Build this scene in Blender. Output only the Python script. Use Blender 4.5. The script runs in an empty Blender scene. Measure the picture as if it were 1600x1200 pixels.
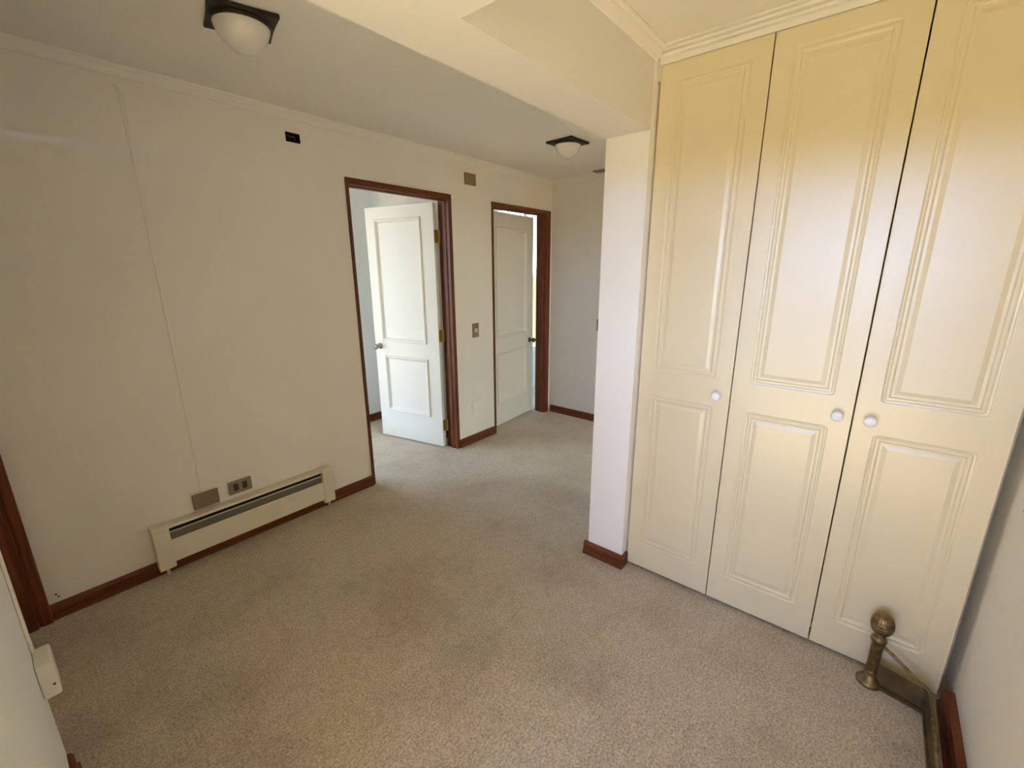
import bpy, bmesh, math, random
from mathutils import Vector, Matrix

C = bpy.context.scene.collection
scene = bpy.context.scene
random.seed(4)

# ------------------------------------------------------------------ camera
cam_d = bpy.data.cameras.new('camera')
cam_d.sensor_fit = 'HORIZONTAL'
cam_d.sensor_width = 36.0
cam_d.lens = 36.0 * 684.87 / 1600.0
cam_d.clip_start = 0.01
cam = bpy.data.objects.new('camera', cam_d)
C.objects.link(cam)
_r = Vector((0.63627672, -0.77144612, -0.00477761))
_u = Vector((0.19731514, 0.15674925, 0.96772745))
_f = Vector((0.74580069, 0.61668514, -0.2519539))
cam.matrix_world = Matrix(((_r.x, _u.x, -_f.x, 0.0), (_r.y, _u.y, -_f.y, 0.0), (_r.z, _u.z, -_f.z, 1.53), (0, 0, 0, 1)))
scene.camera = cam

# ------------------------------------------------------------------ world: pale daylight sky above, sun-baked ground below
HORIZON = (14.0, 22.5, 40.0)      # bright hazy sky low down
ZENITH = (5.0, 8.5, 18.5)         # deeper blue higher up
GROUND = (2.1, 1.8, 1.4)
w = bpy.data.worlds.new('daylight')
scene.world = w
w.use_nodes = True
nt = w.node_tree
nt.nodes.clear()
wo = nt.nodes.new('ShaderNodeOutputWorld')
bg = nt.nodes.new('ShaderNodeBackground')
tc = nt.nodes.new('ShaderNodeTexCoord')
sp = nt.nodes.new('ShaderNodeSeparateXYZ')
nt.links.new(tc.outputs['Generated'], sp.inputs[0])


def _math(op, a, b=0.0):
    n = nt.nodes.new('ShaderNodeMath')
    n.operation = op
    for i, v in enumerate((a, b)):
        if isinstance(v, float):
            n.inputs[i].default_value = v
        else:
            nt.links.new(v, n.inputs[i])
    return n.outputs[0]


def _mix(fac, a, b):
    n = nt.nodes.new('ShaderNodeMix')
    n.data_type = 'RGBA'
    nt.links.new(fac, n.inputs['Factor'])
    for k, v in (('A', a), ('B', b)):
        if isinstance(v, tuple):
            n.inputs[k].default_value = (*v, 1)
        else:
            nt.links.new(v, n.inputs[k])
    return n


fall = _math('POWER', 2.718, _math('MULTIPLY', _math('MAXIMUM', sp.outputs['Z'], 0.0), -8.5))
sky_mix = _mix(fall, ZENITH, HORIZON)
sky_mix.name = 'sky_mix'
ramp = nt.nodes.new('ShaderNodeMapRange')
ramp.inputs['From Min'].default_value = -0.015
ramp.inputs['From Max'].default_value = 0.015
nt.links.new(sp.outputs['Z'], ramp.inputs['Value'])
world_mix = _mix(ramp.outputs['Result'], GROUND, sky_mix.outputs['Result'])
world_mix.name = 'world_mix'
nt.links.new(world_mix.outputs['Result'], bg.inputs['Color'])
nt.links.new(bg.outputs[0], wo.inputs[0])

# window openings (centre, size along wall, height) also serve as light portals
WX = -3.4                       # outer wall of the bedroom behind the camera
WIN_BACK = (-1.85, 1.25, 1.12, 2.28)     # y0 y1 z0 z1
WIN_ROOM1 = (0.15, 1.80, 0.10, 2.22)      # x0 x1 z0 z1 on y = 3.93
WIN_HALL = (2.70, 3.80, 0.06, 2.20)       # x0 x1 z0 z1 on y = -1.6
WIN_ROOM2 = (2.95, 4.25, 0.5, 2.33)       # y0 y1 z0 z1 on x = 4.6


SUN_S = 178.0
sun_d = bpy.data.lights.new('sun', 'SUN')
sun_d.energy = SUN_S
sun_d.color = (1.0, 0.93, 0.62)
sun_d.angle = math.radians(0.6)
sun = bpy.data.objects.new('sun', sun_d)
sun.rotation_euler = Vector((1.0, 0.10, -0.74)).to_track_quat('-Z', 'Y').to_euler()
C.objects.link(sun)


def portal(name, loc, rot, sx, sy):
    l = bpy.data.lights.new(name, 'AREA')
    l.shape = 'RECTANGLE'
    l.size = sx
    l.size_y = sy
    l.cycles.is_portal = True
    o = bpy.data.objects.new(name, l)
    o.location = loc
    o.rotation_euler = rot
    C.objects.link(o)
    return o


H = math.pi / 2
portal('daylight_portal', (WX - 0.13, (WIN_BACK[0] + WIN_BACK[1]) / 2, (WIN_BACK[2] + WIN_BACK[3]) / 2), (0, -H, 0), WIN_BACK[3] - WIN_BACK[2], WIN_BACK[1] - WIN_BACK[0])
portal('daylight_portal', ((WIN_ROOM1[0] + WIN_ROOM1[1]) / 2, 4.06, (WIN_ROOM1[2] + WIN_ROOM1[3]) / 2), (-H, 0, 0), WIN_ROOM1[1] - WIN_ROOM1[0], WIN_ROOM1[3] - WIN_ROOM1[2])
portal('daylight_portal', ((WIN_HALL[0] + WIN_HALL[1]) / 2, -1.73, (WIN_HALL[2] + WIN_HALL[3]) / 2), (H, 0, 0), WIN_HALL[1] - WIN_HALL[0], WIN_HALL[3] - WIN_HALL[2])
portal('daylight_portal', (4.73, (WIN_ROOM2[0] + WIN_ROOM2[1]) / 2, (WIN_ROOM2[2] + WIN_ROOM2[3]) / 2), (0, H, 0), WIN_ROOM2[3] - WIN_ROOM2[2], WIN_ROOM2[1] - WIN_ROOM2[0])

vs = scene.view_settings
vs.view_transform = 'Standard'
vs.look = 'None'
vs.gamma = 1.0
vs.use_curve_mapping = False
vs.exposure = -0.16
scene.cycles.use_denoising = True
scene.cycles.max_bounces = 10
scene.cycles.diffuse_bounces = 7
scene.cycles.caustics_reflective = False
scene.cycles.caustics_refractive = False


# ------------------------------------------------------------------ materials
def mat(name, col, rough=0.6, metal=0.0, spec=0.4):
    m = bpy.data.materials.new(name)
    m.use_nodes = True
    b = m.node_tree.nodes['Principled BSDF']
    b.inputs['Base Color'].default_value = (*col, 1)
    b.inputs['Roughness'].default_value = rough
    b.inputs['Metallic'].default_value = metal
    b.inputs['Specular IOR Level'].default_value = spec
    return m


def nodes(m):
    n = m.node_tree
    return n, n.nodes['Principled BSDF']


def add_noise_bump(m, scale, strength, dist=0.002, detail=4, stretch=None):
    n, b = nodes(m)
    t = n.nodes.new('ShaderNodeTexCoord')
    mp = n.nodes.new('ShaderNodeMapping')
    if stretch:
        mp.inputs['Scale'].default_value = stretch
    ns = n.nodes.new('ShaderNodeTexNoise')
    ns.inputs['Scale'].default_value = scale
    ns.inputs['Detail'].default_value = detail
    bp = n.nodes.new('ShaderNodeBump')
    bp.inputs['Strength'].default_value = strength
    bp.inputs['Distance'].default_value = dist
    n.links.new(t.outputs['Object'], mp.inputs[0])
    n.links.new(mp.outputs[0], ns.inputs['Vector'])
    n.links.new(ns.outputs['Fac'], bp.inputs['Height'])
    n.links.new(bp.outputs[0], b.inputs['Normal'])
    return t, mp, ns


def add_mottle(m, c1, c2, scale, detail=3, lo=0.35, hi=0.65, stretch=None, distortion=0.0):
    n, b = nodes(m)
    t = n.nodes.new('ShaderNodeTexCoord')
    mp = n.nodes.new('ShaderNodeMapping')
    if stretch:
        mp.inputs['Scale'].default_value = stretch
    ns = n.nodes.new('ShaderNodeTexNoise')
    ns.inputs['Scale'].default_value = scale
    ns.inputs['Detail'].default_value = detail
    ns.inputs['Distortion'].default_value = distortion
    rp = n.nodes.new('ShaderNodeValToRGB')
    rp.color_ramp.elements[0].position = lo
    rp.color_ramp.elements[0].color = (*c1, 1)
    rp.color_ramp.elements[1].position = hi
    rp.color_ramp.elements[1].color = (*c2, 1)
    n.links.new(t.outputs['Object'], mp.inputs[0])
    n.links.new(mp.outputs[0], ns.inputs['Vector'])
    n.links.new(ns.outputs['Fac'], rp.inputs[0])
    n.links.new(rp.outputs[0], b.inputs['Base Color'])
    return rp


def wood(name, dark, light, axis):
    m = mat(name, light, 0.45, 0, 0.32)
    st = [14.0, 14.0, 14.0]
    st[axis] = 0.9
    add_mottle(m, dark, light, 4.0, 6, 0.3, 0.7, st, 0.6)
    add_noise_bump(m, 30, 0.12, 0.001, 4, st)
    return m


WALL = mat('wall_paint', (0.80, 0.765, 0.71), 0.75, 0, 0.25)
add_mottle(WALL, (0.79, 0.755, 0.70), (0.82, 0.785, 0.73), 2.2, 3)
add_noise_bump(WALL, 260, 0.10, 0.001, 3)
CEIL = mat('ceiling_paint', (0.80, 0.77, 0.72), 0.85, 0, 0.2)
add_noise_bump(CEIL, 200, 0.08, 0.001, 3)
LITWALL = mat('brightened_wall_paint', (0.92, 0.90, 0.87), 0.5, 0, 0.4)  # wall paint lightened on the partition, its colour stands in for extra daylight
add_noise_bump(LITWALL, 260, 0.08, 0.001, 3)
COOLWALL = mat('pale_grey_wall_paint', (0.84, 0.855, 0.84), 0.8, 0, 0.2)
TRIM = mat('white_gloss_trim_paint', (0.86, 0.83, 0.77), 0.45, 0, 0.4)
CREAM = mat('cream_satin_paint', (0.74, 0.645, 0.435), 0.31, 0, 0.62)
add_mottle(CREAM, (0.725, 0.63, 0.42), (0.755, 0.66, 0.45), 1.6, 3)
add_noise_bump(CREAM, 60, 0.05, 0.001, 3)
CREAM.node_tree.nodes['Principled BSDF'].inputs['Coat Weight'].default_value = 0.35
CREAM.node_tree.nodes['Principled BSDF'].inputs['Coat Roughness'].default_value = 0.33
DOORW = mat('white_door_paint', (0.80, 0.77, 0.71), 0.4, 0, 0.4)
add_noise_bump(DOORW, 90, 0.06, 0.001, 3)
KNOBW = mat('white_ceramic', (0.86, 0.83, 0.84), 0.15, 0, 0.6)
WOODX = wood('mahogany_along_x', (0.085, 0.019, 0.006), (0.19, 0.054, 0.017), 0)
WOODY = wood('mahogany_along_y', (0.085, 0.019, 0.006), (0.19, 0.054, 0.017), 1)
WOODZ = wood('mahogany_upright', (0.085, 0.019, 0.006), (0.19, 0.054, 0.017), 2)
BRASS = mat('aged_brass', (0.25, 0.17, 0.075), 0.43, 0.85, 0.5)
add_mottle(BRASS, (0.14, 0.095, 0.042), (0.29, 0.20, 0.09), 45, 5)
BRASSD = mat('tarnished_brass_sheet', (0.14, 0.105, 0.055), 0.5, 0.7, 0.4)
add_mottle(BRASSD, (0.10, 0.075, 0.04), (0.17, 0.13, 0.07), 18, 5)
HINGE = mat('hinge_brass', (0.42, 0.28, 0.10), 0.4, 0.9)
NICKEL = mat('dull_metal_knob', (0.30, 0.26, 0.21), 0.3, 0.9)
DARKKNOB = mat('dark_bronze_knob', (0.09, 0.07, 0.05), 0.35, 0.8)
DARKMET = mat('dark_bronze', (0.022, 0.016, 0.012), 0.5, 0.2)
add_mottle(DARKMET, (0.016, 0.012, 0.009), (0.03, 0.022, 0.016), 30, 4)
OPAL = mat('opal_glass', (0.72, 0.69, 0.64), 0.25, 0, 0.5)
BROWNPL = mat('brown_plastic', (0.24, 0.165, 0.11), 0.5, 0, 0.4)
GREYPL = mat('bronze_grey_plate', (0.27, 0.225, 0.17), 0.4, 0.25, 0.4)
DARKPL = mat('dark_socket_plastic', (0.05, 0.042, 0.035), 0.45)
LIGHTPL = mat('pale_rocker_plastic', (0.50, 0.45, 0.38), 0.4)
WHITEPL = mat('white_plastic', (0.74, 0.72, 0.66), 0.4)
BLACK = mat('black_void', (0.012, 0.010, 0.009), 0.8)
ENAMEL = mat('cream_enamel', (0.72, 0.66, 0.53), 0.4, 0, 0.4)
FIN = mat('dull_aluminium_fin', (0.20, 0.18, 0.15), 0.5, 0.6)
COPPER = mat('painted_pipe', (0.62, 0.56, 0.45), 0.45)


def pane_mat(name, tint):
    m = bpy.data.materials.new(name)
    m.use_nodes = True
    n = m.node_tree
    n.nodes.clear()
    o = n.nodes.new('ShaderNodeOutputMaterial')
    t = n.nodes.new('ShaderNodeBsdfTransparent')
    t.inputs['Color'].default_value = (*tint, 1)
    g = n.nodes.new('ShaderNodeBsdfGlossy')
    g.inputs['Roughness'].default_value = 0.02
    x = n.nodes.new('ShaderNodeMixShader')
    x.inputs[0].default_value = 0.04
    n.links.new(t.outputs[0], x.inputs[1])
    n.links.new(g.outputs[0], x.inputs[2])
    n.links.new(x.outputs[0], o.inputs[0])
    return m


GLASS = pane_mat('clear_window_glass', (0.97, 0.985, 1.0))
PALEFILTER = pane_mat('pale_daylight_filter', (1.0, 0.94, 0.78))  # made-up pale tint, added to shift the rooms' daylight colour
WARMFILTER = pane_mat('amber_daylight_filter', (1.0, 0.86, 0.60))  # made-up amber tint, added to the hall panes to warm their daylight
PAPER = mat('plain_mount_board', (0.55, 0.5, 0.42), 0.8)

CARPET = mat('beige_grey_carpet', (0.4, 0.34, 0.27), 0.95, 0, 0.05)


def make_carpet():
    n, b = nodes(CARPET)
    t = n.nodes.new('ShaderNodeTexCoord')

    def noise(scale, detail, rough=0.6):
        s = n.nodes.new('ShaderNodeTexNoise')
        s.inputs['Scale'].default_value = scale
        s.inputs['Detail'].default_value = detail
        s.inputs['Roughness'].default_value = rough
        n.links.new(t.outputs['Object'], s.inputs['Vector'])
        return s

    def ramp(src, lo, hi, c1, c2):
        r = n.nodes.new('ShaderNodeValToRGB')
        r.color_ramp.elements[0].position = lo
        r.color_ramp.elements[0].color = (*c1, 1)
        r.color_ramp.elements[1].position = hi
        r.color_ramp.elements[1].color = (*c2, 1)
        n.links.new(src, r.inputs[0])
        return r

    def mul(a, bb, f=1.0):
        m = n.nodes.new('ShaderNodeMix')
        m.data_type = 'RGBA'
        m.blend_type = 'MULTIPLY'
        m.inputs['Factor'].default_value = f
        n.links.new(a, m.inputs['A'])
        n.links.new(bb, m.inputs['B'])
        return m.outputs['Result']

    fine = noise(125, 2, 0.6)
    base = ramp(fine.outputs['Fac'], 0.34, 0.66, (0.32, 0.268, 0.205), (0.635, 0.555, 0.455))
    mid = noise(28, 4)
    m1 = ramp(mid.outputs['Fac'], 0.3, 0.62, (0.86, 0.85, 0.84), (1.04, 1.04, 1.04))
    big = noise(2.3, 3)
    m2 = ramp(big.outputs['Fac'], 0.34, 0.55, (0.80, 0.78, 0.75), (1.0, 1.0, 1.0))
    c = mul(base.outputs[0], m1.outputs[0])
    c = mul(c, m2.outputs[0])
    n.links.new(c, b.inputs['Base Color'])
    bp = n.nodes.new('ShaderNodeBump')
    bp.inputs['Strength'].default_value = 0.7
    bp.inputs['Distance'].default_value = 0.006
    n.links.new(fine.outputs['Fac'], bp.inputs['Height'])
    n.links.new(bp.outputs[0], b.inputs['Normal'])
    b.inputs['Sheen Weight'].default_value = 0.8
    b.inputs['Sheen Tint'].default_value = (1.0, 0.86, 0.68, 1)
    b.inputs['Sheen Roughness'].default_value = 0.5


make_carpet()


# ------------------------------------------------------------------ helpers
def link(name, bm, m, parent=None, smooth=False, bevel=0.0, auto=None):
    bmesh.ops.recalc_face_normals(bm, faces=bm.faces)
    me = bpy.data.meshes.new(name)
    bm.to_mesh(me)
    bm.free()
    me.materials.append(m)
    if smooth:
        for p in me.polygons:
            p.use_smooth = True
    o = bpy.data.objects.new(name, me)
    C.objects.link(o)
    if parent:
        o.parent = parent
    if bevel:
        md = o.modifiers.new('bevel', 'BEVEL')
        md.width = bevel
        md.segments = 2
        md.limit_method = 'ANGLE'
        md.angle_limit = math.radians(40)
    return o


def tag(o, label=None, cat=None, group=None, kind=None):
    if label:
        o['label'] = label
    if cat:
        o['category'] = cat
    if group:
        o['group'] = group
    if kind:
        o['kind'] = kind
    return o


def empty(name, loc, rz=0.0):
    o = bpy.data.objects.new(name, None)
    o.location = loc
    o.rotation_euler = (0, 0, rz)
    o.empty_display_size = 0.05
    C.objects.link(o)
    return o


def box(bm, x0, x1, y0, y1, z0, z1):
    v = [bm.verts.new((x, y, z)) for x in (x0, x1) for y in (y0, y1) for z in (z0, z1)]
    for f in ((0, 1, 3, 2), (4, 6, 7, 5), (0, 4, 5, 1), (2, 3, 7, 6), (0, 2, 6, 4), (1, 5, 7, 3)):
        bm.faces.new([v[i] for i in f])
    return v


def boxes(*bs):
    bm = bmesh.new()
    for b in bs:
        box(bm, *b)
    return bm


def prism(prof, axis, a, b, bm=None):
    """extrude a closed 2-D profile along an axis (0: profile is y,z; 1: x,z; 2: x,y)"""
    bm = bm or bmesh.new()

    def P(p, t):
        if axis == 0:
            return (t, p[0], p[1])
        if axis == 1:
            return (p[0], t, p[1])
        return (p[0], p[1], t)
    A = [bm.verts.new(P(p, a)) for p in prof]
    B = [bm.verts.new(P(p, b)) for p in prof]
    n = len(prof)
    for i in range(n):
        bm.faces.new((A[i], A[(i + 1) % n], B[(i + 1) % n], B[i]))
    bm.faces.new(A)
    bm.faces.new(B)
    return bm


def lathe(prof, seg=32, bm=None, axis='z', off=(0, 0, 0)):
    """prof: list of (radius, height)"""
    bm = bm or bmesh.new()
    rings = []
    for r, z in prof:
        ring = []
        for i in range(seg):
            a = 2 * math.pi * i / seg
            c, s = r * math.cos(a), r * math.sin(a)
            p = {'z': (c, s, z), 'x': (z, c, s), 'y': (c, z, s)}[axis]
            ring.append(bm.verts.new((p[0] + off[0], p[1] + off[1], p[2] + off[2])))
        rings.append(ring)
    for a, b in zip(rings, rings[1:]):
        for i in range(seg):
            bm.faces.new((a[i], a[(i + 1) % seg], b[(i + 1) % seg], b[i]))
    bm.faces.new(rings[0])
    bm.faces.new(rings[-1])
    return bm


def tube(pts, r, seg=10, bm=None):
    bm = bm or bmesh.new()
    pts = [Vector(p) for p in pts]
    rings = []
    prev = None
    for i, p in enumerate(pts):
        d = (pts[min(i + 1, len(pts) - 1)] - pts[max(i - 1, 0)]).normalized()
        if prev is None:
            side = d.orthogonal().normalized()
        else:
            side = (prev - d * prev.dot(d)).normalized()
        prev = side
        up = d.cross(side)
        rings.append([bm.verts.new(p + (side * math.cos(2 * math.pi * k / seg) + up * math.sin(2 * math.pi * k / seg)) * r) for k in range(seg)])
    for a, b in zip(rings, rings[1:]):
        for i in range(seg):
            bm.faces.new((a[i], a[(i + 1) % seg], b[(i + 1) % seg], b[i]))
    bm.faces.new(rings[0])
    bm.faces.new(rings[-1])
    return bm


def wall(name, axis, t0, t1, a0, a1, z0, z1, holes, m):
    """axis 'x': wall normal is x, spans y in a0..a1; axis 'y': normal y, spans x. holes = (a0, a1, z0, z1[, blind depth keeps back])"""
    As = sorted({a0, a1} | {min(max(h[i], a0), a1) for h in holes for i in (0, 1)})
    Zs = sorted({z0, z1} | {min(max(h[i], z0), z1) for h in holes for i in (2, 3)})
    bm = bmesh.new()
    vc = {}

    def V(a, z, t):
        k = (round(a, 5), round(z, 5), round(t, 5))
        if k not in vc:
            vc[k] = bm.verts.new((t, a, z) if axis == 'x' else (a, t, z))
        return vc[k]

    def solid(i, j):
        if i < 0 or j < 0 or i >= len(As) - 1 or j >= len(Zs) - 1:
            return False
        ca, cz = (As[i] + As[i + 1]) / 2, (Zs[j] + Zs[j + 1]) / 2
        return not any(h[0] < ca < h[1] and h[2] < cz < h[3] for h in holes)
    for i in range(len(As) - 1):
        for j in range(len(Zs) - 1):
            if not solid(i, j):
                continue
            a, b, c, d = As[i], As[i + 1], Zs[j], Zs[j + 1]
            for t in (t0, t1):
                bm.faces.new((V(a, c, t), V(b, c, t), V(b, d, t), V(a, d, t)))
            for (di, dj, p, q) in ((-1, 0, (a, c), (a, d)), (1, 0, (b, c), (b, d)), (0, -1, (a, c), (b, c)), (0, 1, (a, d), (b, d))):
                if not solid(i + di, j + dj):
                    bm.faces.new((V(*p, t0), V(*q, t0), V(*q, t1), V(*p, t1)))
    o = link(name, bm, m)
    return tag(o, kind='structure')


# ------------------------------------------------------------------ key dimensions (metres; camera stands at x=0, y=0)
YA = 2.68            # left wall face
XF = 3.885           # far wall face
XW = 1.964           # wardrobe door faces
ZC = 2.385           # ceiling
ZB = 2.085           # underside of beam
XP, PY0, PY1 = 1.913, 0.837, 1.037     # end of the partition (pillar)
YR = -0.425          # right wall face
XB = -0.093          # face of the wall the camera stands beside
D1 = (1.618, 2.505)
D2 = (2.973, 3.855)
ZD = 2.094

# ------------------------------------------------------------------ structure
fl = link('floor', boxes((WX - 0.2, 5.0, -2.4, 5.4, -0.12, 0.0)), CARPET)
tag(fl, 'worn beige grey carpet covering the whole floor', 'floor', kind='structure')
cl = link('ceiling', boxes((WX - 0.2, 5.0, -2.4, 5.4, ZC, ZC + 0.12)), CEIL)
tag(cl, 'plain painted ceiling of the hall', 'ceiling', kind='structure')

BOX = (1.282, 1.364, 2.228, 2.278)
wl = wall('wall_left', 'y', YA, YA + 0.1, XB - 0.1, XF + 0.1, 0, ZC,
          [(D1[0], D1[1], 0, ZD), (D2[0], D2[1], 0, ZD), BOX], WALL)
tag(wl, 'long off-white wall holding both white doors and the heater', 'wall')
wf = wall('wall_far', 'x', XF, XF + 0.1, -2.2, YA, 0, ZC, [], WALL)
tag(wf, 'short far wall at the end of the hall with brown baseboard', 'wall')
wr = wall('wall_right', 'y', YR - 0.1, YR, XB - 0.1, 2.6, 0, ZC, [], WALL)
tag(wr, 'off-white wall at the right edge beside the brass fender', 'wall')
wp = wall('wall_partition', 'y', PY0, PY1, XP, 2.6, 0, ZC, [], LITWALL)
tag(wp, 'narrow white wall end standing left of the wardrobe', 'wall')
wb = wall('wall_back', 'x', XB - 0.1, XB, YR, YA, 0, ZC, [(YR, 0.70, 0, 1.97), (1.745, YA, 0, ZD)], COOLWALL)
tag(wb, 'white wall edge in the lower left foreground with cable trunking', 'wall')
wc = wall('wall_closet', 'x', 2.55, 2.6, -2.2, PY0, 0, ZC, [], WALL)
tag(wc, 'wall behind the wardrobe', 'wall')
# hall end, bedroom behind, rooms beyond the doors
wh = wall('wall_hall_end', 'y', -1.7, -1.6, 2.5, XF + 0.1, 0, ZC, [WIN_HALL], WALL)
wall('wall_bedroom_window', 'x', WX - 0.1, WX, -2.2, YA + 0.1, 0, ZC, [WIN_BACK], WALL)
wall('wall_bedroom_right', 'y', -2.3, -2.2, WX - 0.1, XB - 0.1, 0, ZC, [], WALL)
wall('wall_bedroom_left', 'y', YA, YA + 0.1, WX - 0.1, XB - 0.1, 0, ZC, [], WALL)
wall('wall_bedroom_front', 'x', XB - 0.1, XB, -2.2, YR - 0.1, 0, ZC, [], WALL)
X1 = 2.62
wall('wall_room_right', 'x', X1, X1 + 0.1, YA + 0.1, 5.2, 0, ZC, [], COOLWALL)
wall('wall_room_end', 'y', 3.93, 4.03, -0.7, X1, 0, ZC, [WIN_ROOM1], COOLWALL)
wall('wall_room_window', 'x', -0.7, -0.6, YA + 0.1, 3.93, 0, ZC, [], COOLWALL)
wall('wall_second_room_window', 'y', 5.2, 5.3, X1, 5.0, 0, ZC, [], COOLWALL)
wall('wall_second_room_right', 'x', 4.6, 4.7, YA + 0.1, 5.2, 0, ZC, [WIN_ROOM2], COOLWALL)
wall('wall_second_room_near', 'y', YA, YA + 0.1, XF + 0.1, 4.7, 0, ZC, [], COOLWALL)

# lowered beam: a long strip towards the partition and a broad soffit over the camera's doorway
bmb = bmesh.new()
prof = [(XB, YR), (0.835, YR), (0.835, PY0), (XP, PY0), (XP, PY1), (XB, PY1)]
prism(prof, 2, ZB, ZC, bmb)
bo = link('ceiling_beam', bmb, CEIL)
tag(bo, 'lowered cream ceiling beam running to the top of the white wall end', 'beam', kind='structure')


# windows (all outside the picture; they let the daylight in)
def window(idx, axis, t, a0, a1, z0, z1, label, glass=None):
    glass = glass or WARMFILTER
    e = empty('window_%d' % idx, (t if axis == 'x' else (a0 + a1) / 2, (a0 + a1) / 2 if axis == 'x' else t, z0))
    tag(e, label, 'window', kind='structure')
    ac = (a0 + a1) / 2
    hw, hh = (a1 - a0) / 2, z1 - z0
    f = 0.045
    parts = [(-hw, -hw + f, 0, hh), (hw - f, hw, 0, hh), (-hw + f, hw - f, 0, f), (-hw + f, hw - f, hh - f, hh), (-f / 2, f / 2, f, hh - f)]
    bm = bmesh.new()
    for (p, q, r, s) in parts:
        if axis == 'x':
            box(bm, -0.025, 0.025, p, q, r, s)
        else:
            box(bm, p, q, -0.025, 0.025, r, s)
    link('window_frame', bm, TRIM, e)
    for (p, q) in ((-hw + f, -f / 2), (f / 2, hw - f)):
        pb = bmesh.new()
        if axis == 'x':
            box(pb, -0.003, 0.003, p, q, f, hh - f)
        else:
            box(pb, p, q, -0.003, 0.003, f, hh - f)
        link('pane', pb, glass, e)
    return e


window(1, 'x', WX - 0.05, *WIN_BACK, 'bedroom window behind the camera', GLASS)
window(2, 'y', 3.98, *WIN_ROOM1, 'window of the room beyond the open door', PALEFILTER)
window(3, 'y', -1.65, *WIN_HALL, 'window at the end of the hall behind the wardrobe')
window(4, 'x', 4.65, *WIN_ROOM2, 'window of the room behind the ajar door', PALEFILTER)

# baseboards ---------------------------------------------------------------
BH, BT = 0.072, 0.022


def base_prof(face, sgn, BT=BT):
    # profile in (across, z); the board stands on the side sgn of the face
    return [(face, 0), (face + sgn * BT, 0), (face + sgn * BT, 0.018), (face + sgn * (BT - 0.007), 0.024),
            (face + sgn * (BT - 0.007), BH - 0.012), (face + sgn * (BT - 0.014), BH), (face, BH)]


def baseboard(name, axis, face, sgn, a, b, label=None):
    o = link(name, prism(base_prof(face, sgn), axis, a, b), WOODX if axis == 0 else WOODY)
    tag(o, label, 'baseboard' if label else None, kind='structure')
    return o


baseboard('baseboard_left', 0, YA, -1, XB + 0.0425, D1[0] - 0.001, 'long reddish wood baseboard under the baseboard heater')
baseboard('baseboard_left', 0, YA, -1, D1[1] + 0.001, D2[0] - 0.001, 'short reddish wood baseboard between the two white doors')
baseboard('baseboard_far', 1, XF, -1, -1.6, YA - 0.03, 'reddish wood baseboard along the far wall of the hall')
tag(link('baseboard_right', prism(base_prof(YR, 1, 0.038), 0, XB, 1.94), WOODX), 'dark reddish baseboard on the right wall behind the brass fender', 'baseboard', kind='structure')
baseboard('baseboard_back', 1, XB, 1, 0.70, 1.735, 'dark baseboard foot below the white surface socket')
# partition end: board wraps the white wall end
pb = bmesh.new()
prism(base_prof(XP, -1), 1, PY0 - 0.012, PY1 + BT, pb)
prism(base_prof(PY1, 1), 0, XP, 2.6, pb)
prism([(PY0, 0), (PY0 - 0.012, 0), (PY0 - 0.012, BH - 0.006), (PY0, BH)], 0, XP, XW, pb)
tag(link('baseboard_partition', pb, WOODY), 'reddish wood baseboard wrapping the foot of the white wall end', 'baseboard', kind='structure')
baseboard('baseboard_room', 0, 3.93, -1, -0.6, X1, 'reddish baseboard seen through the open door')
baseboard('baseboard_room', 1, X1, -1, YA + 0.12, 3.9)

# cornices ------------------------------------------------------------------
def cornice(idx, axis, face, sgn, a, b, hgt=0.044, dep=0.034, label=None):
    h, d = hgt, dep
    pts = [(0, 0), (0.006, 0), (0.008, 0.10 * h), (0.25 * d, 0.16 * h), (0.38 * d, 0.32 * h), (0.62 * d, 0.58 * h), (0.66 * d, 0.70 * h), (0.92 * d, 0.82 * h), (d, 0.9 * h), (d, h), (0, h)]
    prof = [(face + sgn * p, ZC - h + q) for p, q in pts]
    o = link('trim_%d' % idx, prism(prof, axis, a, b), TRIM if idx in (3, 4, 5) else CEIL)
    tag(o, label, 'cornice' if label else None, kind='structure')
    return o


cornice(1, 0, YA, -1, XB, XF, label='thin ceiling cornice along the left wall')
cornice(2, 1, XF, -1, -1.6, YA - 0.03, label='thin ceiling cornice along the far wall')
cornice(3, 0, PY0, -1, 0.835, 1.93, 0.05, 0.038, label='cream cornice at the top of the beam side')
cornice(4, 0, YR, 1, 0.835, 1.93, 0.05, 0.038)


# ------------------------------------------------------------------ wardrobe
def rrect(x0, x1, z0, z1, r, n=6):
    pts = []
    for cx, cz, a0 in ((x1 - r, z1 - r, 0), (x0 + r, z1 - r, 90), (x0 + r, z0 + r, 180), (x1 - r, z0 + r, 270)):
        for k in range(n + 1):
            a = math.radians(a0 + 90 * k / n)
            pts.append((cx + r * math.cos(a), cz + r * math.sin(a)))
    return pts


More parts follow.
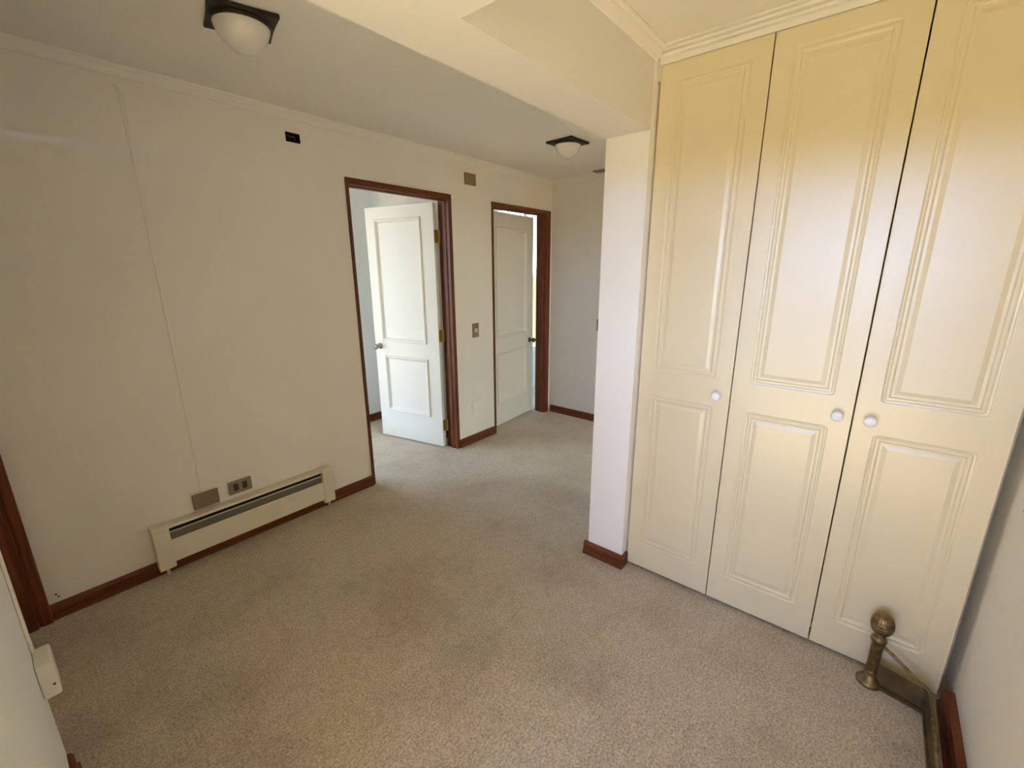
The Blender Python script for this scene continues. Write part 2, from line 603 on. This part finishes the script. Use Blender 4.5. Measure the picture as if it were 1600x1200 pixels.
def panel_slab(width, z0, z1, thick, panels, profile, radius=0.012):
    """Door slab: lies in local x (0..width), z, front face at y=0 looking to -y, back at y=thick.
    profile: list of (inset, depth) loops, depth>0 goes into the door; radius applies to outer loops."""
    bm = bmesh.new()
    outer = [bm.verts.new((x, 0, z)) for x, z in ((0, z0), (width, z0), (width, z1), (0, z1))]
    edges = [bm.edges.new((outer[i], outer[(i + 1) % 4])) for i in range(4)]
    for (px0, px1, pz0, pz1) in panels:
        prev = None
        for ins, dep in profile:
            r = max(radius - ins * 0.6, 0.0015)
            ring = [bm.verts.new((x, dep, z)) for x, z in rrect(px0 + ins, px1 - ins, pz0 + ins, pz1 - ins, r)]
            n = len(ring)
            if prev is None:
                edges += [bm.edges.new((ring[i], ring[(i + 1) % n])) for i in range(n)]
            else:
                for i in range(n):
                    bm.faces.new((prev[i], prev[(i + 1) % n], ring[(i + 1) % n], ring[i]))
            prev = ring
        bm.faces.new(prev)
    bmesh.ops.triangle_fill(bm, use_beauty=True, edges=edges)
    back = [bm.verts.new((x, thick, z)) for x, z in ((0, z0), (width, z0), (width, z1), (0, z1))]
    bm.faces.new(back)
    for i in range(4):
        bm.faces.new((outer[i], outer[(i + 1) % 4], back[(i + 1) % 4], back[i]))
    return bm


MDF = [(0, 0), (0.003, 0.0026), (0.008, 0.0034), (0.013, 0.0012), (0.020, 0.0008), (0.025, 0.0048), (0.033, 0.0050), (0.047, 0.0012)]
wardrobe = empty('wardrobe', (XW, 0.2, 0))
tag(wardrobe, 'tall cream built-in wardrobe with three panelled doors and white knobs', 'wardrobe')


def local(o, parent):
    o.parent = parent
    o.matrix_parent_inverse = parent.matrix_world.inverted()


bpy.context.view_layer.update()
CX0 = XW + 0.024
cb = boxes((CX0, 2.545, -0.385, -0.367, 0.06, 2.335), (CX0, 2.545, 0.815, PY0 - 0.003, 0.0, 2.335), (2.535, 2.545, -0.367, 0.815, 0.0, 2.335),
           (CX0, 2.535, -0.367, 0.815, 2.315, 2.335), (CX0, 2.535, -0.367, 0.815, 0.06, 0.08))
ca = link('carcass', cb, CREAM)
local(ca, wardrobe)
pl = link('plinth', boxes((XW + 0.05, XW + 0.07, -0.385, PY0 - 0.003, 0.001, 0.058)), BLACK)
local(pl, wardrobe)
EDGES = [0.829, 0.4255, 0.4215, 0.010, 0.006, -0.389]
for k in range(3):
    ya, yb = EDGES[2 * k], EDGES[2 * k + 1]
    wd = ya - yb
    mg = 0.064
    bm = panel_slab(wd, 0.014, 2.326, 0.021, [(mg, wd - mg, 1.072, 2.266), (mg, wd - mg, 0.150, 0.951)], MDF)
    d = link('door', bm, CREAM, bevel=0.0018)
    d.parent = wardrobe
    d.location = (0, ya - 0.2, 0)
    # local x runs to -y in the world; local y (into the door) runs to +x
    d.rotation_euler = (0, 0, -H)
    kx = (wd - (0.4755 - 0.4255), wd - (0.0535 - 0.010), 0.006 + 0.043)[k]
    kb = lathe([(0.0001, 0), (0.0165, 0), (0.0185, -0.003), (0.0175, -0.006), (0.0115, -0.010), (0.0125, -0.016), (0.0185, -0.022), (0.0195, -0.027), (0.0165, -0.031), (0.009, -0.0335), (0.0001, -0.034)], 28, axis='y')
    kn = link('knob', kb, KNOBW, d, smooth=True)
    kn.location = (kx, 0.0, 1.003)
    tag(kn, 'round white knob')
fi = link('filler_strip', boxes((XW + 0.15, XW + 0.165, YR + 0.001, -0.386, 0.001, 2.33)), CREAM, bevel=0.002)
local(fi, wardrobe)
tag(fi, 'narrow painted filler against the right wall')
# crown over the doors
cp = [(XW + 0.02, 2.327), (XW - 0.006, 2.327), (XW - 0.0075, 2.345), (XW - 0.004, 2.3465), (XW - 0.004, 2.349), (XW - 0.018, 2.3505), (XW - 0.020, 2.359), (XW - 0.014, 2.3605), (XW - 0.014, 2.363),
      (XW - 0.030, 2.3645), (XW - 0.032, 2.372), (XW - 0.026, 2.3735), (XW - 0.026, 2.376), (XW - 0.041, 2.3775), (XW - 0.041, 2.3845), (XW + 0.02, 2.3845)]
cr = prism(cp, 1, YR + 0.001, PY0 - 0.002)
box(cr, XW - 0.008, XW + 0.02, 0.8295, PY0 - 0.0025, 2.268, 2.330)
co = link('crown_moulding', cr, TRIM)
local(co, wardrobe)
tag(co, 'stepped cream crown moulding above the doors')


# ------------------------------------------------------------------ room doors
def frame_profile_right(xi, sgn, w=0.034):
    """jamb cross-section in (x, y); xi = wall side x of the jamb, the opening lies on the side sgn"""
    y0, y1 = YA - 0.010, YA + 0.118
    return [(xi, y0), (xi + sgn * w, y0), (xi + sgn * (w + 0.003), y0 + 0.004), (xi + sgn * (w + 0.003), y0 + 0.030), (xi + sgn * (w + 0.006), y0 + 0.034),
            (xi + sgn * (w + 0.011), y0 + 0.040), (xi + sgn * (w + 0.011), y0 + 0.076), (xi + sgn * w, y0 + 0.078), (xi + sgn * w, y1), (xi, y1)]


def door_frame(D, parent, wr=0.028):
    l = link('door_jamb', prism(frame_profile_right(D[0] + 0.001, 1, 0.018), 2, 0.0, ZD - 0.034), WOODZ)
    local(l, parent)
    r = link('door_jamb', prism(frame_profile_right(D[1] - 0.001, -1, wr), 2, 0.0, ZD - 0.034), WOODZ)
    local(r, parent)
    y0, y1 = YA - 0.010, YA + 0.118
    zt = ZD - 0.001
    prof = [(y0, zt), (y0, zt - 0.034), (y0 + 0.004, zt - 0.037), (y0 + 0.034, zt - 0.039), (y0 + 0.040, zt - 0.047), (y0 + 0.076, zt - 0.047), (y0 + 0.078, zt - 0.034), (y1, zt - 0.034), (y1, zt)]
    hd = link('door_head', prism(prof, 0, D[0] + 0.001, D[1] - 0.001), WOODX)
    local(hd, parent)


BOLECTION = [(0, 0), (0.0015, -0.008), (0.006, -0.012), (0.013, -0.0115), (0.020, -0.006), (0.026, 0.003), (0.031, 0.009), (0.036, 0.010)]


def knob_bm(sgn):
    s = sgn
    return lathe([(0.0001, 0), (0.026, 0), (0.027, 0.004 * s), (0.022, 0.008 * s), (0.011, 0.012 * s), (0.0095, 0.032 * s), (0.018, 0.038 * s), (0.0245, 0.048 * s), (0.025, 0.058 * s), (0.019, 0.066 * s), (0.0001, 0.069 * s)], 24, axis='y')


LEAF_T = 0.038
# door 1: stands open into the room beyond; hinged on its right jamb
door1 = empty('door_1', (2.06, YA + 0.05, 0))
tag(door1, 'white two-panel door standing open in the left, wider brown frame', 'door', kind='structure')
bpy.context.view_layer.update()
door_frame(D1, door1)
u = Vector((-0.208, 0.978, 0)).normalized()
# leaf local x runs from the free edge (0) to the hinge edge (width); the visible face looks to -local y
LW1 = 0.715
hinge1 = Vector((2.414, 2.787, 0))
free1 = hinge1 + u * LW1
leaf = link('door_leaf', panel_slab(LW1, 0.012, 2.040, LEAF_T, [(LW1 - 0.622, LW1 - 0.128, 0.918, 1.945), (LW1 - 0.610, LW1 - 0.124, 0.268, 0.790)], BOLECTION, 0.002), DOORW)
leaf.rotation_euler = (0, 0, math.atan2(-u.y, -u.x))
leaf.location = free1
bpy.context.view_layer.update()
leaf_m = leaf.matrix_world.copy()
local(leaf, door1)
for sg, yy in ((-1, 0.0), (1, LEAF_T)):
    k = link('knob', knob_bm(sg), NICKEL, leaf, smooth=True)
    k.location = (0.058, yy, 0.868)
    tag(k, 'small metal door knob')
for hz in (1.79, 0.997, 0.205):
    hb = boxes((LW1, LW1 + 0.002, 0.004, LEAF_T, hz - 0.05, hz + 0.05))
    lathe([(0.006, hz - 0.05), (0.006, hz + 0.05)], 12, hb, 'z', (LW1 + 0.006, LEAF_T + 0.002, 0))
    box(hb, LW1 + 0.006, LW1 + 0.030, LEAF_T, LEAF_T + 0.003, hz - 0.05, hz + 0.05)
    hg = link('hinge', hb, HINGE, leaf)
    tag(hg, 'tarnished brass hinge')

# door 2: barely ajar, hinged on its left jamb
door2 = empty('door_2', (3.41, YA + 0.05, 0))
tag(door2, 'white two-panel door slightly ajar in the narrow brown frame by the far corner', 'door', kind='structure')
bpy.context.view_layer.update()
door_frame(D2, door2, 0.068)
LW2 = 0.779
u2 = Vector((0.671, 0.058, 0)).normalized()
leaf2 = link('door_leaf', panel_slab(LW2, 0.012, 2.040, LEAF_T, [(0.128, 0.656, 0.885, 1.912), (0.128, 0.656, 0.232, 0.755)], BOLECTION, 0.002), DOORW)
leaf2.location = (2.9955, 2.7585, 0)
leaf2.rotation_euler = (0, 0, math.atan2(u2.y, u2.x))
bpy.context.view_layer.update()
local(leaf2, door2)
for sg, yy in ((-1, 0.0), (1, LEAF_T)):
    k = link('knob', knob_bm(sg), DARKKNOB, leaf2, smooth=True)
    k.location = (0.712, yy, 0.808)
    tag(k, 'dark metal door knob')
for hz in (1.79, 0.997, 0.205):
    hb = lathe([(0.006, hz - 0.05), (0.006, hz + 0.05)], 12, None, 'z', (-0.002, LEAF_T + 0.006, 0))
    link('hinge', hb, HINGE, leaf2)

# door 3: in the wall beside the camera, next to the left wall; only its far jamb is in the picture
door3 = empty('door_3', (XB - 0.05, 2.2, 0))
tag(door3, 'brown door frame at the left edge next to the baseboard end', 'door', kind='structure')
bpy.context.view_layer.update()
xo, xi2 = XB + 0.042, XB - 0.112


def jamb3(y, s):
    return [(xo, y), (xo, y + s * 0.030), (xo - 0.004, y + s * 0.033), (xo - 0.030, y + s * 0.033), (xo - 0.036, y + s * 0.028), (xo - 0.044, y + s * 0.028), (xo - 0.048, y + s * 0.040),
            (xo - 0.100, y + s * 0.040), (xo - 0.102, y + s * 0.028), (xi2, y + s * 0.028), (xi2, y)]


for y, s in ((YA - 0.001, -1), (1.746, 1)):
    # the near jamb is flush with its wall
    pr = jamb3(y, s)
    if s > 0:
        pr = [(min(px, XB - 0.002), py) for px, py in pr]
    local(link('door_jamb', prism(pr, 2, 0.0, ZD - 0.03), WOODZ), door3)
local(link('door_head', boxes((xi2, XB + 0.01, 1.746, YA - 0.001, ZD - 0.03, ZD - 0.001)), WOODY), door3)
l3 = link('door_leaf', panel_slab(0.862, 0.012, 2.05, LEAF_T, [(0.12, 0.742, 0.9, 1.93), (0.12, 0.742, 0.24, 0.76)], BOLECTION, 0.002), DOORW)  # unseen leaf, added shut to keep bedroom light off the left wall
l3.location = (xi2 + 0.004, 1.781, 0)
l3.rotation_euler = (0, 0, H)
bpy.context.view_layer.update()
local(l3, door3)


# ------------------------------------------------------------------ ceiling lamps
def make_lamp(loc, rz, label, half=0.107):
    e = empty('ceiling_lamp', loc, rz)
    tag(e, label, 'ceiling lamp', 'matching ceiling lamps of the hall')
    bm = bmesh.new()
    # square plate, slightly dished edges, thin
    n = 8
    pts = []
    cs = [(-half, -half), (half, -half), (half, half), (-half, half)]
    for i in range(4):
        a, b = Vector(cs[i]), Vector(cs[(i + 1) % 4])
        nrm = Vector(((a + b).x, (a + b).y)).normalized()
        for k in range(n):
            t = k / n
            p = a.lerp(b, t) - nrm * 0.004 * math.sin(math.pi * t)
            pts.append((p.x, p.y))
    prism(pts, 2, -0.016, -0.0005, bm)
    lathe([(0.098, -0.0155), (0.096, -0.026), (0.090, -0.0262)], 40, bm)
    link('base_plate', bm, DARKMET, e, bevel=0.003)
    prof = [(0.088, -0.018), (0.0895, -0.026), (0.0865, -0.038), (0.079, -0.056), (0.066, -0.075), (0.050, -0.091), (0.032, -0.103), (0.014, -0.110), (0.0005, -0.111)]
    link('lamp_shade', lathe(prof, 48), OPAL, e, smooth=True)
    return e


make_lamp((0.790, 1.875, ZC), math.radians(-15), 'nearer ceiling lamp with frosted bowl on a dark square plate, at upper left')
make_lamp((2.83, 1.83, ZC), math.radians(-3), 'farther ceiling lamp with frosted bowl on a dark square plate, near the wall end')


# ------------------------------------------------------------------ wall plates on the left wall
def plate(bm, x0, x1, z0, z1, t=0.009, y=YA):
    box(bm, x0, x1, y - t, y - 0.0004, z0, z1)
    return bm


def wall_thing(name, label, cat, loc, group=None):
    e = empty(name, loc)
    tag(e, label, cat, group)
    bpy.context.view_layer.update()
    return e


# open junction box high on the wall
jb = wall_thing('junction_box', 'open black junction box hole high on the left wall', 'junction box', (1.323, YA, 2.253))
x0, x1, z0, z1 = BOX
bmj = boxes((x0 + .0005, x0 + .003, YA - .001, YA + .05, z0 + .0005, z1 - .0005), (x1 - .003, x1 - .0005, YA - .001, YA + .05, z0 + .0005, z1 - .0005),
            (x0 + .003, x1 - .003, YA - .001, YA + .05, z0 + .0005, z0 + .003), (x0 + .003, x1 - .003, YA - .001, YA + .05, z1 - .003, z1 - .0005),
            (x0 + .0005, x1 - .0005, YA + .05, YA + .053, z0 + .0005, z1 - .0005))
local(link('box_shell', bmj, BLACK), jb)
wire = tube([(1.300, YA + 0.045, 2.268), (1.306, YA + 0.012, 2.262), (1.318, YA + 0.004, 2.256), (1.334, YA + 0.006, 2.259), (1.345, YA + 0.016, 2.252), (1.349, YA + 0.045, 2.246)], 0.0022, 8)
local(link('wire', wire, BROWNPL, smooth=True), jb)

# blank brown plate between the doors, under the cornice
b1 = bmesh.new()
plate(b1, 2.660, 2.786, 2.190, 2.277)
tag(link('cover_plate', b1, BROWNPL, bevel=0.003), 'blank brown plate high on the wall between the two doors', 'cover plate')
# switch between the doors
sw = wall_thing('light_switch', 'brown switch plate on the wall between the two doors', 'switch', (2.74, YA, 1.02))
b1 = bmesh.new()
plate(b1, 2.703, 2.779, 0.960, 1.083)
local(link('switch_plate', b1, BROWNPL, bevel=0.003), sw)
b1 = bmesh.new()
plate(b1, 2.722, 2.760, 1.006, 1.038, 0.0135)
k = link('rocker', b1, LIGHTPL, bevel=0.002)
local(k, sw)
tag(k, 'pale rocker')
# painted-over round-cornered cover low between the doors
b1 = prism([(x, z) for x, z in rrect(2.672, 2.797, 0.268, 0.388, 0.022)], 1, YA - 0.006, YA - 0.0004)
tag(link('cover_plate', b1, WALL, bevel=0.002), 'blank rounded plate painted over, low between the two doors', 'cover plate')
# brown blank plate above the heater, where the trunking ends
b1 = bmesh.new()
plate(b1, 0.539, 0.660, 0.283, 0.368, 0.016)
tag(link('cover_plate', b1, BROWNPL, bevel=0.003), 'blank brown box above the heater at the foot of the trunking', 'cover plate')
# double outlet above the heater
ot = wall_thing('wall_outlet', 'grey double power outlet above the baseboard heater', 'outlet', (0.77, YA, 0.335))
b1 = bmesh.new()
plate(b1, 0.711, 0.831, 0.296, 0.374, 0.013)
local(link('outlet_plate', b1, GREYPL, bevel=0.003), ot)
for xc in (0.748, 0.793):
    b1 = bmesh.new()
    plate(b1, xc - 0.0125, xc + 0.0125, 0.315, 0.358, 0.0155)
    s = link('socket', b1, DARKPL, bevel=0.0015)
    local(s, ot)
    hb = bmesh.new()
    for dz in (-0.011, 0.0, 0.011):
        lathe([(0.0022, YA - 0.0162), (0.0022, YA - 0.0150)], 10, hb, 'y', (xc, 0, 0.3365 + dz))
    hole = link('contact_hole', hb, BLACK)
    bpy.context.view_layer.update()
    local(hole, s)
# trunking from the brown plate up to the cornice
tb = bmesh.new()
path = [(0.588, 0.368), (0.588, 1.2), (0.586, 1.9), (0.584, 2.27), (0.577, 2.30), (0.566, 2.309)]
wdt, th = 0.007, 0.0042
rows = []
for i, (x, z) in enumerate(path):
    a = Vector(path[max(i - 1, 0)])
    b = Vector(path[min(i + 1, len(path) - 1)])
    d = (b - a).normalized()
    nx = Vector((d.y, -d.x))
    rows.append([tb.verts.new((x + nx.x * s * wdt, y, z + nx.y * s * wdt)) for s, y in ((-1, YA - 0.0004), (-0.45, YA - th), (0.45, YA - th), (1, YA - 0.0004))])
for r0, r1 in zip(rows, rows[1:]):
    for i in range(4):
        tb.faces.new((r0[i], r0[(i + 1) % 4], r1[(i + 1) % 4], r1[i]))
tb.faces.new(rows[0])
tb.faces.new(rows[-1])
tag(link('cable_trunking', tb, WALL), 'slim painted cable trunking running up the left wall from the brown box', 'trunking')
# two screw holes by the left door frame
for i, (xx, zz, lb) in enumerate(((-0.022, 0.112, 'upper of two tiny dark screw plugs above the baseboard end at left'), (-0.016, 0.098, 'lower of two tiny dark screw plugs above the baseboard end at left'))):
    s = link('screw_plug', lathe([(0.0001, YA - 0.0015), (0.0042, YA - 0.0015), (0.0042, YA - 0.0003), (0.0001, YA - 0.0003)], 12, None, 'y', (xx, 0, zz)), DARKPL)
    tag(s, lb, 'screw')
# switch on the far wall, half hidden by the partition
fs = wall_thing('light_switch', 'grey switch plate with dark modules on the far wall beside the wall end', 'switch', (XF, 2.04, 1.0))
local(link('switch_plate', boxes((XF - 0.010, XF - 0.0004, 2.034, 2.117, 0.940, 1.056)), GREYPL, bevel=0.003), fs)
for zz in (0.973, 1.023):
    local(link('rocker', boxes((XF - 0.013, XF - 0.0095, 2.052, 2.099, zz - 0.017, zz + 0.017)), DARKPL, bevel=0.001), fs)
# plate on the ceiling by the far wall
tag(link('ceiling_plate', boxes((3.762, 3.862, 1.97, 2.166, ZC - 0.008, ZC - 0.0005)), BROWNPL, bevel=0.003), 'blank brown plate on the ceiling by the far wall', 'cover plate')

# surface socket on the wall edge in the foreground, with its trunking
ss = wall_thing('surface_socket', 'white surface-mounted socket on the near wall edge at lower left', 'outlet', (XB, 1.60, 0.38))
local(link('socket_box', boxes((XB + 0.0005, XB + 0.038, 1.632, 1.732, 0.362, 0.474)), WHITEPL, bevel=0.006), ss)
local(link('screw', lathe([(0.0001, 1.6315), (0.0035, 1.6315), (0.0035, 1.633), (0.0001, 1.633)], 12, None, 'y', (XB + 0.027, 0, 0.402)), DARKPL), ss)
tag(link('cable_trunking', boxes((XB + 0.0005, XB + 0.008, 1.706, 1.728, 0.476, 2.08)), WHITEPL, bevel=0.002), 'white trunking dropping to the surface socket at lower left', 'trunking')

# ------------------------------------------------------------------ baseboard heater
ht = wall_thing('baseboard_heater', 'cream hydronic baseboard heater low on the left wall', 'heater', (0.82, YA, 0.03))
YH = YA - BT          # stands off the wall just above the baseboard
prof = [(YA - 0.001, 0.080), (YA - 0.001, 0.272), (YA - 0.040, 0.272), (YA - 0.056, 0.268), (YA - 0.060, 0.258), (YA - 0.057, 0.258), (YA - 0.054, 0.265), (YA - 0.040, 0.269), (YA - 0.004, 0.269), (YA - 0.004, 0.080)]
local(link('back_plate', prism(prof, 0, 0.375, 1.255), ENAMEL), ht)
local(link('slot_shade', boxes((0.409, 1.221, YA - 0.050, YA - 0.0045, 0.200, 0.266)), BLACK), ht)  # black block added for the shade inside the slot
prof = [(YA - 0.056, 0.066), (YA - 0.066, 0.070), (YA - 0.066, 0.182), (YA - 0.060, 0.192), (YA - 0.057, 0.192), (YA - 0.063, 0.181), (YA - 0.063, 0.072), (YA - 0.056, 0.069)]
local(link('front_panel', prism(prof, 0, 0.405, 1.225), ENAMEL), ht)
prof = [(YA - 0.0505, 0.190), (YA - 0.0505, 0.236), (YA - 0.0535, 0.236), (YA - 0.0535, 0.190)]
local(link('damper_blade', prism(prof, 0, 0.409, 1.221), FIN), ht)  # blade darker than its lip, the colour carries the recess shade
local(link('damper_lip', boxes((0.409, 1.221, YA - 0.0605, YA - 0.0540, 0.2345, 0.2385)), ENAMEL), ht)
fb = bmesh.new()
for i in range(82):
    x = 0.41 + i * 0.01
    box(fb, x, x + 0.0012, YA - 0.052, YA - 0.006, 0.100, 0.189)
f = link('fins', fb, FIN)
f['kind'] = 'stuff'
local(f, ht)
tb = tube([(0.37, YA - 0.030, 0.150), (1.26, YA - 0.030, 0.150)], 0.011, 14)
local(link('water_pipe', tb, FIN, smooth=True), ht)
for (xa, xb) in ((0.338, 0.408), (1.222, 1.292)):
    cpz = [(YA - 0.001, 0.078), (YA - 0.001, 0.278), (YA - 0.050, 0.278), (YA - 0.066, 0.268), (YA - 0.072, 0.250), (YA - 0.072, 0.052), (YA - 0.066, 0.040), (YA - 0.0245, 0.040), (YA - 0.0245, 0.078)]
    local(link('end_cap', prism(cpz, 0, xa, xb), ENAMEL, bevel=0.004), ht)
    xp = xa + 0.035
    local(link('riser_pipe', tube([(xp, YA - 0.045, 0.045), (xp, YA - 0.045, 0.001)], 0.008, 12), COPPER, smooth=True), ht)

# ------------------------------------------------------------------ brass fireplace fender stored against the right wall
FX, FY = 1.866, -0.353       # far front corner
PX, PYF = 1.893, -0.196      # far post
fd = wall_thing('fireplace_fender', 'old brass fireplace fender with a knobbed post, standing along the right wall', 'fender', (1.3, FY, 0))
NX = 0.62                    # near end


def post(px, py):
    bm = lathe([(0.0001, 0.0), (0.040, 0.0), (0.041, 0.006), (0.037, 0.012), (0.032, 0.017), (0.027, 0.026), (0.0215, 0.033), (0.0185, 0.040), (0.0185, 0.048), (0.0205, 0.052), (0.0185, 0.056),
                (0.0165, 0.060), (0.0165, 0.072), (0.019, 0.076), (0.0165, 0.080), (0.0175, 0.084), (0.0185, 0.175), (0.0185, 0.185), (0.0235, 0.190), (0.025, 0.197), (0.0235, 0.204), (0.0185, 0.208), (0.016, 0.214), (0.018, 0.220), (0.012, 0.228), (0.0001, 0.230)], 32)
    p = link('post', bm, BRASS, smooth=True)
    p.location = (px, py, 0)
    bpy.context.view_layer.update()
    local(p, fd)
    # cone-like knurled finial
    bm = bmesh.new()
    rings = []
    nu, nv = 112, 44
    for j in range(nv + 1):
        t = j / nv
        z = 0.222 + 0.088 * t
        # egg: full below the middle, rounded top, short neck at the foot
        e = (t - 0.46) / (0.54 if t > 0.46 else 0.50)
        r0 = 0.0345 * max(1 - abs(e) ** 2.2, 0.0) ** 0.5
        ring = []
        for i in range(nu):
            a = 2 * math.pi * i / nu
            kn = 1 + 0.035 * math.cos(14 * a + 22 * t) * math.cos(14 * a - 22 * t)
            r = max(r0, 0.0006) * (kn if 0.06 < t < 0.96 else 1)
            ring.append(bm.verts.new((r * math.cos(a), r * math.sin(a), z)))
        rings.append(ring)
    for a, b in zip(rings, rings[1:]):
        for i in range(nu):
            bm.faces.new((a[i], a[(i + 1) % nu], b[(i + 1) % nu], b[i]))
    bm.faces.new(rings[0])
    bm.faces.new(rings[-1])
    f = link('finial', bm, BRASS, p, smooth=True)
    tag(f, 'knurled cone-shaped brass finial')
    return p


post(PX, PYF)
post(NX - 0.027, PYF)
# sheet kerb: return leg, long side, return leg
th = 0.004
kb = bmesh.new()


def strip(bm, pts, zb, zt):
    lo = [bm.verts.new((p[0], p[1], zb)) for p in pts]
    hi = [bm.verts.new((p[0], p[1], z)) for p, z in zip(pts, zt)]
    lo2 = [bm.verts.new((p[2], p[3], zb)) for p in pts]
    hi2 = [bm.verts.new((p[2], p[3], z)) for p, z in zip(pts, zt)]
    for i in range(len(pts) - 1):
        for a, b in ((lo, hi), (lo2, hi2)):
            bm.faces.new((a[i], a[i + 1], b[i + 1], b[i]))
        bm.faces.new((hi[i], hi[i + 1], hi2[i + 1], hi2[i]))
        bm.faces.new((lo[i], lo[i + 1], lo2[i + 1], lo2[i]))
    for i in (0, -1):
        bm.faces.new((lo[i], hi[i], hi2[i], lo2[i]))


pts = [(PX - 0.006, PYF - 0.012, PX - 0.002, PYF - 0.012), (FX - 0.003, FY + 0.014, FX + 0.002, FY + 0.012), (FX - 0.012, FY + 0.003, FX - 0.010, FY - 0.002), (FX - 0.02, FY + 0.002, FX - 0.02, FY - 0.002),
       (NX + 0.02, FY + 0.002, NX + 0.02, FY - 0.002), (NX + 0.012, FY + 0.003, NX + 0.010, FY - 0.002), (NX + 0.003, FY + 0.014, NX - 0.002, FY + 0.012), (NX - 0.021, PYF - 0.012, NX - 0.025, PYF - 0.012)]
strip(kb, pts, 0.0005, [0.098, 0.088, 0.086, 0.086, 0.086, 0.086, 0.088, 0.098])
local(link('kerb_sheet', kb, BRASSD), fd)
# brass rail: leaves the post high, drops to the sheet's corner, runs along its top edge
rail = [(PX - 0.002, PYF - 0.012, 0.178), (PX - 0.006, PYF - 0.045, 0.160), (PX - 0.014, PYF - 0.085, 0.134), (PX - 0.022, PYF - 0.122, 0.108), (FX + 0.002, FY + 0.012, 0.098), (FX - 0.008, FY + 0.002, 0.092), (FX - 0.03, FY, 0.090)]
mir = [(NX + (FX - p[0]), p[1], p[2]) for p in rail][::-1]
rl = link('rail', tube(rail + [(FX - 0.3, FY, 0.090), (NX + 0.3, FY, 0.090)] + mir, 0.006, 12), BRASS, smooth=True)
local(rl, fd)
# low moulded foot strip
ft = bmesh.new()
strip(ft, [(p[0] - (0.010 if i < 4 else 0.0), p[1] + 0.006, p[2], p[3]) for i, p in enumerate(pts)], 0.0005, [0.014] * 8)
local(link('foot_strip', ft, BRASSD), fd)

# ------------------------------------------------------------------ wooden frame on the right wall, only its corner in the picture
pf = wall_thing('picture_frame', 'corner of a dark wooden frame on the right wall beside the wardrobe', 'frame', (1.45, YR, 0.81))
fx0, fx1, fz0, fz1 = 1.08, 1.80, 0.852, 1.40
local(link('frame_moulding', boxes((fx0, fx1, YR + .0005, YR + .012, fz0, fz0 + .05), (fx0, fx1, YR + .0005, YR + .012, fz1 - .05, fz1), (fx0, fx0 + .05, YR + .0005, YR + .012, fz0 + .05, fz1 - .05), (fx1 - .05, fx1, YR + .0005, YR + .012, fz0 + .05, fz1 - .05)), WOODX, bevel=0.002), pf)
local(link('mount_board', boxes((fx0 + .05, fx1 - .05, YR + .0005, YR + .006, fz0 + .05, fz1 - .05)), PAPER), pf)
